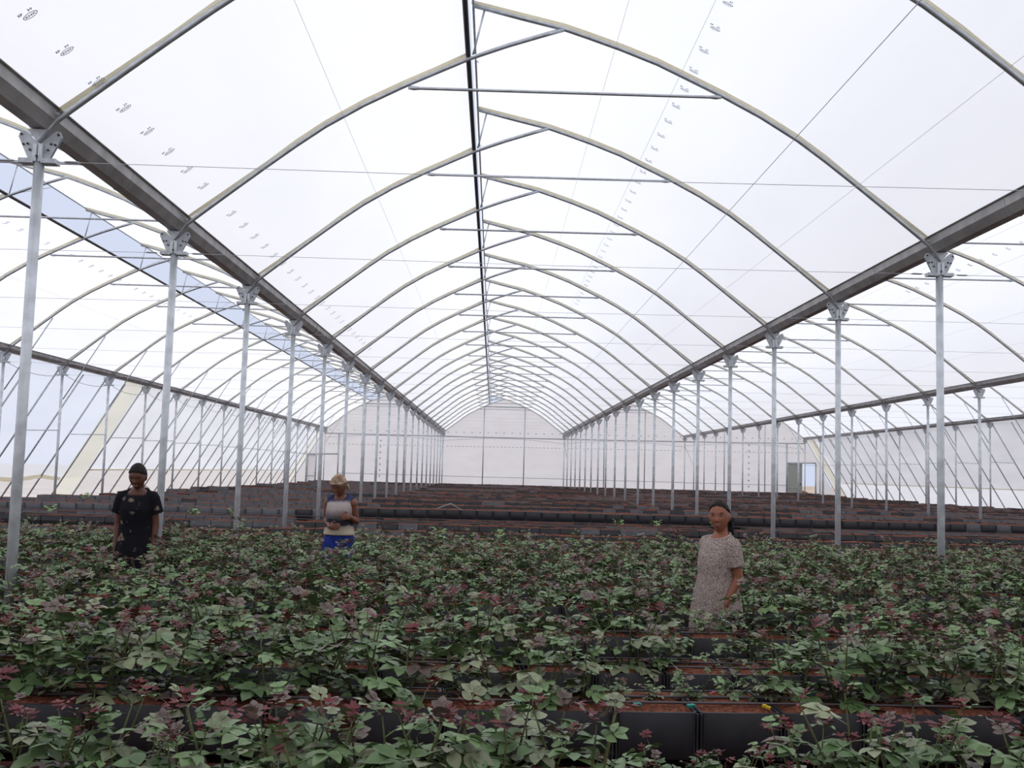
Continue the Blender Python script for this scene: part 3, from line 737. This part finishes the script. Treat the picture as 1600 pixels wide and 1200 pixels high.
if rest:
    m = MB()
    for x, yy, z, sc, rot in rest:
        v = rp.randint(0, 8); A = Matrix.Translation((x, yy, z)) @ Matrix.Rotation(rot, 4, 'Z') @ Matrix.Diagonal((sc, sc, sc, 1))
        for me, off in ((FAR[v][1], 0), (FAR[v][2], 3), (FAR[v][0], 5)):
            o0 = len(m.v); m.v += [tuple(A @ p.co) for p in me.vertices]
            for p in me.polygons: m.f.append(tuple(i+o0 for i in p.vertices)); m.m.append(off+p.material_index)
    tag(m.build('rose_foliage', LM+['stem']), 'mass of rose bushes in the hindmost planted rows before the bare boxes', 'rose bushes', None, 'stuff')
print('bushes', BUSH_N, 'rest', len(rest), [len(r) for r in spots])

# clips at the bush bases, stray seedlings on the bare rows, a loose pot, the hose end
clip = {}; CN = {}
for c in ('yellow', 'clip_teal', 'clip_white', 'clip_pink', 'clip_blue', 'clip_red'):
    m = MB(); m.box((0, -.004, .005), (.034, .006, .009)); m.box((0, .005, .005), (.034, .006, .009)); m.tube([(.006, -.007, .006), (.006, .008, .006)], .006, 6); clip[c] = m.mesh('plant_clip', c)
for c, nm, x, ri, b in sorted((('clip_teal', 'teal', .60, 1, .06), ('clip_teal', 'teal', .815, 1, .05), ('yellow', 'yellow', 1.12, 1, .05), ('clip_pink', 'pink', 1.27, 1, .1), ('clip_red', 'dark red', .95, 1, .28), ('yellow', 'yellow', 1.05, 1, .3),
                       ('clip_blue', 'blue', 1.38, 1, .28), ('clip_teal', 'teal', -1.13, 1, .12), ('clip_white', 'white', -.98, 1, .05), ('clip_blue', 'blue', -1.85, 2, .1), ('clip_teal', 'teal', .12, 1, .07), ('yellow', 'yellow', -.42, 2, .22),
                       ('yellow', 'yellow', .12, 2, .2), ('clip_white', 'white', .4, 3, .1), ('clip_teal', 'teal', 1.52, 1, .09), ('yellow', 'yellow', .3, 2, .25), ('clip_red', 'dark red', 1.05, 3, .18)), key=lambda q: q[2]):
    yr, h = PROWS[ri]; o = inst('plant_clip', clip[c], None, (x, yr+SK*x+b, EYE-h+.012)); o.rotation_euler = (rp.uniform(-.3, .3), rp.uniform(-.3, .3), rp.uniform(0, 3))
    CN[nm, ri] = CN.get((nm, ri), 0)+1
    tag(o, '%s %s plastic clip from the left on the %s planted row' % (nth(CN[nm, ri]), nm, nth(ri)), 'clip', 'plant clips')
m = MB(); rg = random.Random(3); m.tube([(0, 0, 0), (.01, 0, .08)], .003, 5)
for q in range(6): leaf(m, Matrix.Translation((0, 0, .03+.01*q)) @ Matrix.Rotation(q*2.3, 4, 'Z') @ Matrix.Rotation(-.5, 4, 'Y'), .11, rg, 0, False)
SPR = m.mesh('seedling', 'sprig', True); b0 = len(PROWS)
for q, (x, ri, where) in enumerate(((2.3, b0+4, 'right of the middle'), (3.0, b0+4, 'just left of the grey-dress woman'), (-7.2, b0+3, 'left of the black-dress woman'), (-6.0, b0+4, 'in the left bay'), (-4.6, b0+4, 'behind the post left of the headscarf woman'), (-4.9, b0+3, 'left of the headscarf woman'), (-.75, b0+1, 'right of the headscarf woman'), (.1, b0+1, 'left of the middle'), (4.1, b0+4, 'below the right post row'), (-9.2, b0+8, 'deep in the left bay'))):
    yr, h = ROWS[ri]; o = inst('seedling', SPR, None, (x, yr+SK*x+.2, EYE-h-.01)); o.scale = (1.3, 1.3, 1.5); o.rotation_euler = (0, 0, q)
    tag(o, 'pale green seedling on a bare planter row, %s' % where, 'seedling', 'stray seedlings')
m = MB(); m.loft([[(r*math.cos(a*math.pi/5), r*math.sin(a*math.pi/5), z) for a in range(10)] for z, r in ((0, .07), (.2, .09), (.2, .1), (.22, .1), (.22, .085), (.08, .075))]); 
o = m.build('plant_pot', 'black_plastic', None, False, (-5.6, 17.1+SK*-5.6+.2, EYE-.93+.005)); tag(o, 'black plant pot standing behind the shoulder of the black-dress woman', 'pot')
m = MB(); m.tube([(-1.15, 21.0, .90), (-.85, 20.98, 1.02), (-.6, 21.0, .985-.1+.0)], .011, 6); m.build('hose_end', 'stand_leg', None, True); tag(bpy.data.objects['hose_end'], 'pale bent hose end leaning on the bare row with exposed sides', 'hose')

# ------------------------------------------------------------------ three women among the rows
def remesh(m, name, mats, parent, voxel, smooth, loc=None):
    o = m.build(name, mats); md = o.modifiers.new('r', 'REMESH'); md.mode = 'VOXEL'; md.voxel_size = voxel; md.use_smooth_shade = True
    s = o.modifiers.new('s', 'SMOOTH'); s.iterations = smooth; s.factor = .5
    bpy.context.view_layer.update(); me = bpy.data.meshes.new_from_object(o.evaluated_get(bpy.context.evaluated_depsgraph_get()))
    bpy.data.objects.remove(o); me.name = name; return me
def cap(m, p0, p1, ra, rb_, n=14):
    p0, p1 = Vector(p0), Vector(p1); t = (p1-p0).normalized()
    m.tube([p0-t*ra*.95, p0-t*ra*.75, p0-t*ra*.4, p0, p1, p1+t*rb_*.4, p1+t*rb_*.75, p1+t*rb_*.95], [ra*.3, ra*.66, ra*.92, ra, rb_, rb_*.92, rb_*.66, rb_*.3], n)
def ringp(z, cx, cy, rx, ry, n=24, tilt=0, fold=0, nf=9, ph=0, sq=2.3):
    P = []
    for j in range(n):
        a = 2*math.pi*j/n; c, s = math.cos(a), math.sin(a); f = 1+fold*math.sin(nf*a+ph)
        x = rx*math.copysign(abs(c)**(2/sq), c)*f; yv = ry*math.copysign(abs(s)**(2/sq), s)*f
        P.append((cx+x, cy+yv, z+tilt*yv))
    return P
def hand(m, w, d, s, nrm, curl, k=1.0):
    """w wrist, d pointing, s towards the thumb, nrm palm side: palm, four bent fingers of unequal length, thumb"""
    d, s, nrm = Vector(d).normalized(), Vector(s), Vector(nrm); s = (s-d*s.dot(d)).normalized(); nrm = d.cross(s) if d.cross(s).dot(nrm) > 0 else s.cross(d)
    B = lambda a, b, c: Vector(w)+(d*a+s*b+nrm*c)*k
    M = Matrix(((s.x, nrm.x, d.x), (s.y, nrm.y, d.y), (s.z, nrm.z, d.z)))
    m.ell(B(.045, 0, 0), (.036*k, .014*k, .05*k), 0, 12, 8, M.to_4x4())
    for q, (b, l) in enumerate(((.029, .070), (.0097, .078), (-.0097, .073), (-.029, .058))):
        a0 = B(.075, b, 0); a1 = curl*.55
        p1 = a0+(d*math.cos(a1)+nrm*math.sin(a1))*l*.5*k; a2 = curl*1.3
        p2 = p1+(d*math.cos(a2)+nrm*math.sin(a2))*l*.32*k; a3 = curl*1.9
        p3 = p2+(d*math.cos(a3)+nrm*math.sin(a3))*l*.22*k
        cap(m, a0, p1, .0085*k, .0078*k, 8); cap(m, p1, p2, .0078*k, .0072*k, 8); cap(m, p2, p3, .0072*k, .006*k, 8)
    t0 = B(.018, .026, .003); t1 = B(.048, .05, .014); t2 = B(.075, .052, .026); cap(m, t0, t1, .012*k, .0095*k, 8); cap(m, t1, t2, .0095*k, .0075*k, 8)
def head_fn(d):
    x, yv, z = d.x*.067, d.y*.088, d.z*.107; f = max(0, -d.y)
    g = lambda x0, z0, sx, sz: math.exp(-((d.x-x0)/sx)**2-((d.z-z0)/sz)**2)*f
    if d.z < 0:
        t = -d.z; x *= 1-.26*t**1.6; yv *= (1-.5*t) if d.y > 0 else (1-.05*t)
    yv -= .017*g(0, -.17, .12, .15)+.010*g(0, -.26, .24, .09)+.010*g(0, -.53, .30, .11)+.007*g(0, -.86, .3, .14)+.003*g(.4, .26, .3, .1)+.003*g(-.4, .26, .3, .1)+.003*g(.55, -.2, .2, .2)+.003*g(-.55, -.2, .2, .2)
    yv += .009*g(.40, .06, .2, .12)+.009*g(-.40, .06, .2, .12)+.004*g(0, -.40, .2, .05)
    return Vector((x, yv, z))
def hair_fn(front, side, back, thick, rough, sd=0, ridge=0):
    def fn(d):
        p = head_fn(d); hl = (side+(front-side)*max(0, -d.y)**1.2) if d.y < 0 else side+(back-side)*d.y**.8
        e_ = max(-1, min(1, (d.z-hl)/.14)); n_ = p.normalized()
        o = -.014 if e_ <= 0 else -.012+(thick+.012)*math.sqrt(e_)
        o += rough*noise.noise(d*9+Vector((sd, 0, 0)))*(e_ > 0)
        if ridge and e_ > 0: o += ridge*abs(math.sin(d.x*22))
        return p+n_*o
    return fn
def person(loc, H, yaw, hyaw, hpitch, hroll, skin, joints, label, top_w=1.0, look=True):
    s = H/1.6; root = empty('person', loc); root.rotation_euler = (0, 0, -yaw); root['label'] = label; root['category'] = 'person'
    m = MB()
    rings = [(.74, 0, .0, .145, .105), (.84, 0, .01, .158, .115), (.92, 0, .005, .142, .105), (1.02, 0, 0, .112, .088), (1.12, 0, -.002, .116, .09), (1.2, 0, -.008, .122, .096), (1.27, 0, 0, .122, .085), (1.315, 0, .006, .112, .07), (1.345, 0, .01, .08, .058), (1.37, 0, .012, .052, .048)]
    m.loft([ringp(z*s, cx*s, cy*s, rx*s*top_w, ry*s) for z, cx, cy, rx, ry in rings])
    for sx in (-1, 1): m.ell((sx*.055*s, -.072*s, 1.195*s), (.05*s, .036*s, .05*s))
    piv = Vector((0, .012, 1.36))*s
    HR = Matrix.Rotation(-hyaw, 4, 'Z') @ Matrix.Rotation(hpitch, 4, 'X') @ Matrix.Rotation(hroll, 4, 'Y')
    hc = piv+(HR @ Vector((0, -.022, .128)))*s; HM = HR @ Matrix.Diagonal((s, s, s, 1))
    cap(m, piv-Vector((0, -.004, .05)), piv+(HR @ Vector((0, .012, .075)))*s, .046*s, .044*s)
    m.ell(hc, None, 0, 44, 30, HM, head_fn)
    for sx in (-1, 1): m.ell(hc+HM @ Vector((sx*.068, .008, -.006)), (.008*s, .018*s, .03*s), 0, 10, 8, HR)
    for side in (-1, 1):
        sh, el, wr = [Vector(p)*s for p in joints[side][:3]]
        m.ell(sh, (.045*s, .046*s, .05*s)); cap(m, sh, el, .041*s, .033*s); cap(m, el, wr, .033*s, .023*s)
        hand(m, wr, *joints[side][3:], k=s*.92)
        hip, kn, an = Vector((side*.085, 0, .80))*s, Vector((side*.09, -.01, .45))*s, Vector((side*.09, .02, .075))*s
        cap(m, hip, kn, .085*s, .052*s); cap(m, kn, an, .052*s, .032*s); m.ell(an+Vector((0, -.06, -.04))*s, (.04*s, .11*s, .035*s))
    me = remesh(m, 'body', skin, root, .0055, 3)
    # eyes, lids, brows, lips and nails of colour as small islands on the same body mesh
    q = MB(); q.v = [v.co[:] for v in me.vertices]; q.f = [tuple(p.vertices) for p in me.polygons]; q.m = [0]*len(q.f)
    def on(dv, out=0):
        d = Vector(dv).normalized(); p = head_fn(d); return hc+HM @ (p+Vector((0, -out, 0)))
    for sx in (-1, 1):
        c = on((sx*.40, -.9, .06), -.003)
        if look:
            q.ell(c, (.0125*s, .006*s, .0062*s), 1, 12, 8, HR); q.ell(c+HR @ Vector((0, -.0042*s, 0)), (.0055*s, .003*s, .0056*s), 2, 10, 6, HR)
            q.ell(c+HR @ Vector((0, -.002*s, .006*s)), (.0145*s, .0055*s, .0022*s), 2, 12, 6, HR)
        else: q.ell(c+HR @ Vector((0, -.003*s, -.002*s)), (.0135*s, .0055*s, .002*s), 2, 12, 6, HR)
        q.ell(on((sx*.42, -.9, .26), -.002), (.019*s, .004*s, .003*s), 2, 12, 6, HR)
    q.ell(on((0, -.9, -.455), -.002), (.021*s, .006*s, .0055*s), 3, 14, 6, HR); q.ell(on((0, -.9, -.56), -.002), (.019*s, .007*s, .0068*s), 3, 14, 6, HR)
    q.ell(on((0, -.9, -.505), .0005), (.016*s, .004*s, .0014*s), 2, 12, 6, HR)
    b = q.build('body', [skin, 'eye_white', 'eye_dark', 'lips'], root, True)
    return root, s, hc, HM, HR
def head_part(root, hc, HM, name, mt, fn, extra=None, nu=40, nv=26):
    m = MB(); m.ell(hc, None, 0, nu, nv, HM, fn)
    if extra: extra(m)
    return m.build(name, mt, root, True)
def garment(root, s, rings, name, mt, sleeves=(), voxel=.0085, smooth=2, n=48):
    m = MB(); m.loft([ringp(r[0]*s, r[1]*s, r[2]*s, r[3]*s, r[4]*s, n, *(r[5:])) for r in rings])
    for a, b, ra, rb_ in sleeves:
        a, b = Vector(a)*s, Vector(b)*s; t = (b-a).normalized(); c = a.lerp(b, .5)
        m.tube([a-t*.02*s, a, c, b], [ra*.8*s, ra*s, (ra+rb_)*.5*s, rb_*s], 18)
    me = remesh(m, name, mt, root, voxel, smooth); return inst(name, me, root)
def neck_trim(root, s, z, cy, rx, ry, tilt, r, mt):
    P = [Vector(p)*s for p in ringp(z, 0, cy, rx, ry, 28, tilt)]; m = MB(); m.tube(P+[P[0]], r*s, 6, 0, False); return m.build('neck_trim', mt, root, True)

def shoulders(sx, r1, r2, r3, x3, z3, y3=.015):
    return [((sx*.09, .004, 1.325), (sx*.128, .0, 1.296), r1*.64, r1*.98), ((sx*.122, 0, 1.297), (sx*x3, y3, z3), r2, r3)]
# woman in the grey flecked dress, turned left, face to the camera
J = {1: ((.128, .0, 1.29), (.155, .03, 1.085), (.145, -.07, .915), (-.05, -.32, -.95), (-.2, -.9, .3), (-1, 0, 0), .5),
     -1: ((-.128, .0, 1.29), (-.155, .04, 1.07), (-.16, -.05, .87), (0, -.2, -1), (.1, -.9, .1), (1, 0, 0), .4)}
rt, s, hc, HM, HR = person((1.53, 6.92, 0), 1.565, math.radians(60), math.radians(-36), math.radians(2), math.radians(-3), 'skin_a', J, 'woman in a grey flecked short-sleeved dress, face to the camera, among the right-hand rose rows')
DR = [(.36, 0, -.02, .19, .2, 0, .07, 11, 0), (.62, 0, -.02, .18, .182, 0, .06, 11, .4), (.86, 0, -.022, .165, .162, 0, .05, 11, .8), (.98, 0, -.022, .148, .144, 0, .035, 11, 1.0), (1.05, 0, -.02, .136, .128, 0, .015, 11, 1.2), (1.09, 0, -.02, .132, .122), (1.16, 0, -.022, .134, .122), (1.22, 0, -.016, .136, .116), (1.28, 0, -.002, .134, .096), (1.32, 0, .002, .12, .082, .12), (1.345, 0, .004, .095, .07, .3), (1.352, 0, .004, .07, .062, .36)]
garment(rt, s, DR, 'dress', 'fleck_cloth', shoulders(1, .06, .06, .058, .152, 1.15)+shoulders(-1, .06, .06, .058, .152, 1.15))
neck_trim(rt, s, 1.354, .004, .073, .064, .36, .005, 'neck_trim')
def braids(m):
    for j in range(9):
        a = -.9+1.8*j/8; p = [Vector((.04*a, .082, .03)), Vector((.045*a+.018, .108-.01*abs(a), -.03)), Vector((.04*a+.028, .10, -.09)), Vector((.045*a+.032, .088, -.14-.015*math.cos(j*2.1)))]
        m.tube([hc+HM @ q for q in p], [.010*s, .009*s, .008*s, .005*s], 6)
    m.ell(hc+HM @ Vector((.0, .094, .02)), (.03*s, .02*s, .022*s), 0, 10, 8)
head_part(rt, hc, HM, 'hair', 'hair', hair_fn(.86, .16, -.35, .008, .001, 1, .003), braids)
# small pale tool in her hand
w = rt.matrix_world.copy(); bpy.context.view_layer.update(); hw = rt.matrix_world @ (Vector((.13, -.11, .835))*s)
m = MB()
for sx in (-1, 1): m.tube([(sx*.006, 0, .0), (sx*.016, -.004, .035), (sx*.019, -.004, .07), (sx*.012, 0, .095)], [.006, .009, .009, .006], 8, 0 if sx < 0 else 1)
m.tube([(0, 0, 0), (.008, 0, -.03), (.004, 0, -.055)], [.006, .007, .002], 6, 2); m.tube([(0, -.008, 0), (0, .008, 0)], .009, 8, 2)
o = m.build('hand_pruner', ['clip_white', 'pale_blue', 'galvanised'], None, True, hw); o.rotation_euler = (1.9, .3, .6); tag(o, 'small white and pale blue handled cutter held low by the woman in grey', 'cutter')

# woman in the black floral dress, head bowed, arms down
J = {1: ((.128, .005, 1.29), (.152, .02, 1.07), (.148, -.02, .87), (0, -.12, -1), (-.1, -1, 0), (-1, 0, 0), .35),
     -1: ((-.128, .005, 1.29), (-.152, .02, 1.07), (-.15, -.03, .87), (0, -.12, -1), (.1, -1, 0), (1, 0, 0), .35)}
rt, s, hc, HM, HR = person((-3.185, 9.32, 0), 1.71, math.radians(-3), math.radians(0), math.radians(20), math.radians(2), 'skin_b', J, 'woman in a black floral dress with bowed head, standing by the left post row', 1.0, False)
DR = [(.36, 0, 0, .18, .16, 0, .05, 9, 0), (.62, 0, 0, .168, .145, 0, .045, 9, .4), (.86, 0, 0, .158, .13, 0, .03, 9, .8), (.98, 0, -.004, .134, .108, 0, .016, 9, 1.0), (1.06, 0, -.008, .124, .102), (1.14, 0, -.012, .126, .11), (1.2, 0, -.014, .13, .114), (1.27, 0, 0, .13, .096), (1.315, 0, .004, .122, .082, .15), (1.345, 0, .006, .1, .072, .45), (1.352, 0, .006, .082, .066, .55)]
garment(rt, s, DR, 'dress', 'floral_cloth', shoulders(1, .058, .058, .06, .158, 1.165)+shoulders(-1, .058, .058, .06, .158, 1.165))
neck_trim(rt, s, 1.354, .006, .085, .068, .55, .003, 'floral_cloth')
head_part(rt, hc, HM, 'hair', 'hair', hair_fn(.6, .1, -.55, .009, .003, 4))

# woman with the headscarf, looking down at her hands
J = {-1: ((-.128, .005, 1.295), (-.152, .03, 1.13), (-.03, -.16, 1.07), (.75, -.6, .05), (.2, -.3, 1), (.6, .7, 0), .9),
     1: ((.128, .005, 1.295), (.152, .05, 1.12), (.145, -.10, 1.165), (-.22, -.9, .12), (-.2, -.3, 1), (-.9, .3, 0), 1.1)}
rt, s, hc, HM, HR = person((-1.545, 10.52, 0), 1.66, math.radians(14), math.radians(6), math.radians(26), math.radians(4), 'skin_c', J, 'woman in beige headscarf, dip-dyed sleeveless top and blue skirt, looking at her hands', 1.0, False)
SKR = [(.36, 0, 0, .185, .17, 0, .07, 13, 0), (.6, 0, 0, .175, .155, 0, .06, 13, .3), (.85, 0, .002, .162, .135, 0, .04, 13, .6), (.95, 0, .0, .146, .116, 0, .025, 13, .8), (1.03, 0, 0, .122, .098)]
garment(rt, s, SKR, 'skirt', 'blue_skirt')
TOP = [(.985, 0, -.004, .152, .124), (1.0, 0, -.004, .153, .126), (1.06, 0, -.006, .138, .114), (1.12, 0, -.012, .13, .112), (1.18, 0, -.018, .131, .12), (1.23, 0, -.01, .132, .114), (1.285, 0, 0, .132, .094), (1.32, 0, .004, .122, .08, .12), (1.345, 0, .006, .1, .072, .4), (1.352, 0, .006, .078, .066, .5)]
garment(rt, s, TOP, 'top', 'dyed_cloth', [((sx*.07, .004, 1.33), (sx*.112, .004, 1.305), .054, .056) for sx in (-1, 1)]); neck_trim(rt, s, 1.354, .006, .081, .068, .5, .003, 'dyed_cloth')
def knot(m):
    m.ell(hc+HM @ Vector((0, .105, -.03)), (.03*s, .024*s, .028*s), 0, 10, 8)
    for sx in (-1, 1): m.tube([hc+HM @ Vector(p) for p in ((0, .11, -.03), (sx*.025, .13, -.06), (sx*.03, .12, -.1))], [.012*s, .016*s, .01*s], 8)
    P = [hc+HM @ (hair_fn(.40, .0, -.6, .016, 0)(Vector((math.sin(a)*1, -math.cos(a), .53-.34*(1-math.cos(a))*.5-.25*max(0, -math.cos(a)))).normalized())) for a in [2*math.pi*j/30 for j in range(31)]]
    m.tube(P, .007*s, 6, 0, False)
head_part(rt, hc, HM, 'headscarf', 'scarf', hair_fn(.40, .0, -.6, .011, .004, 9), knot)
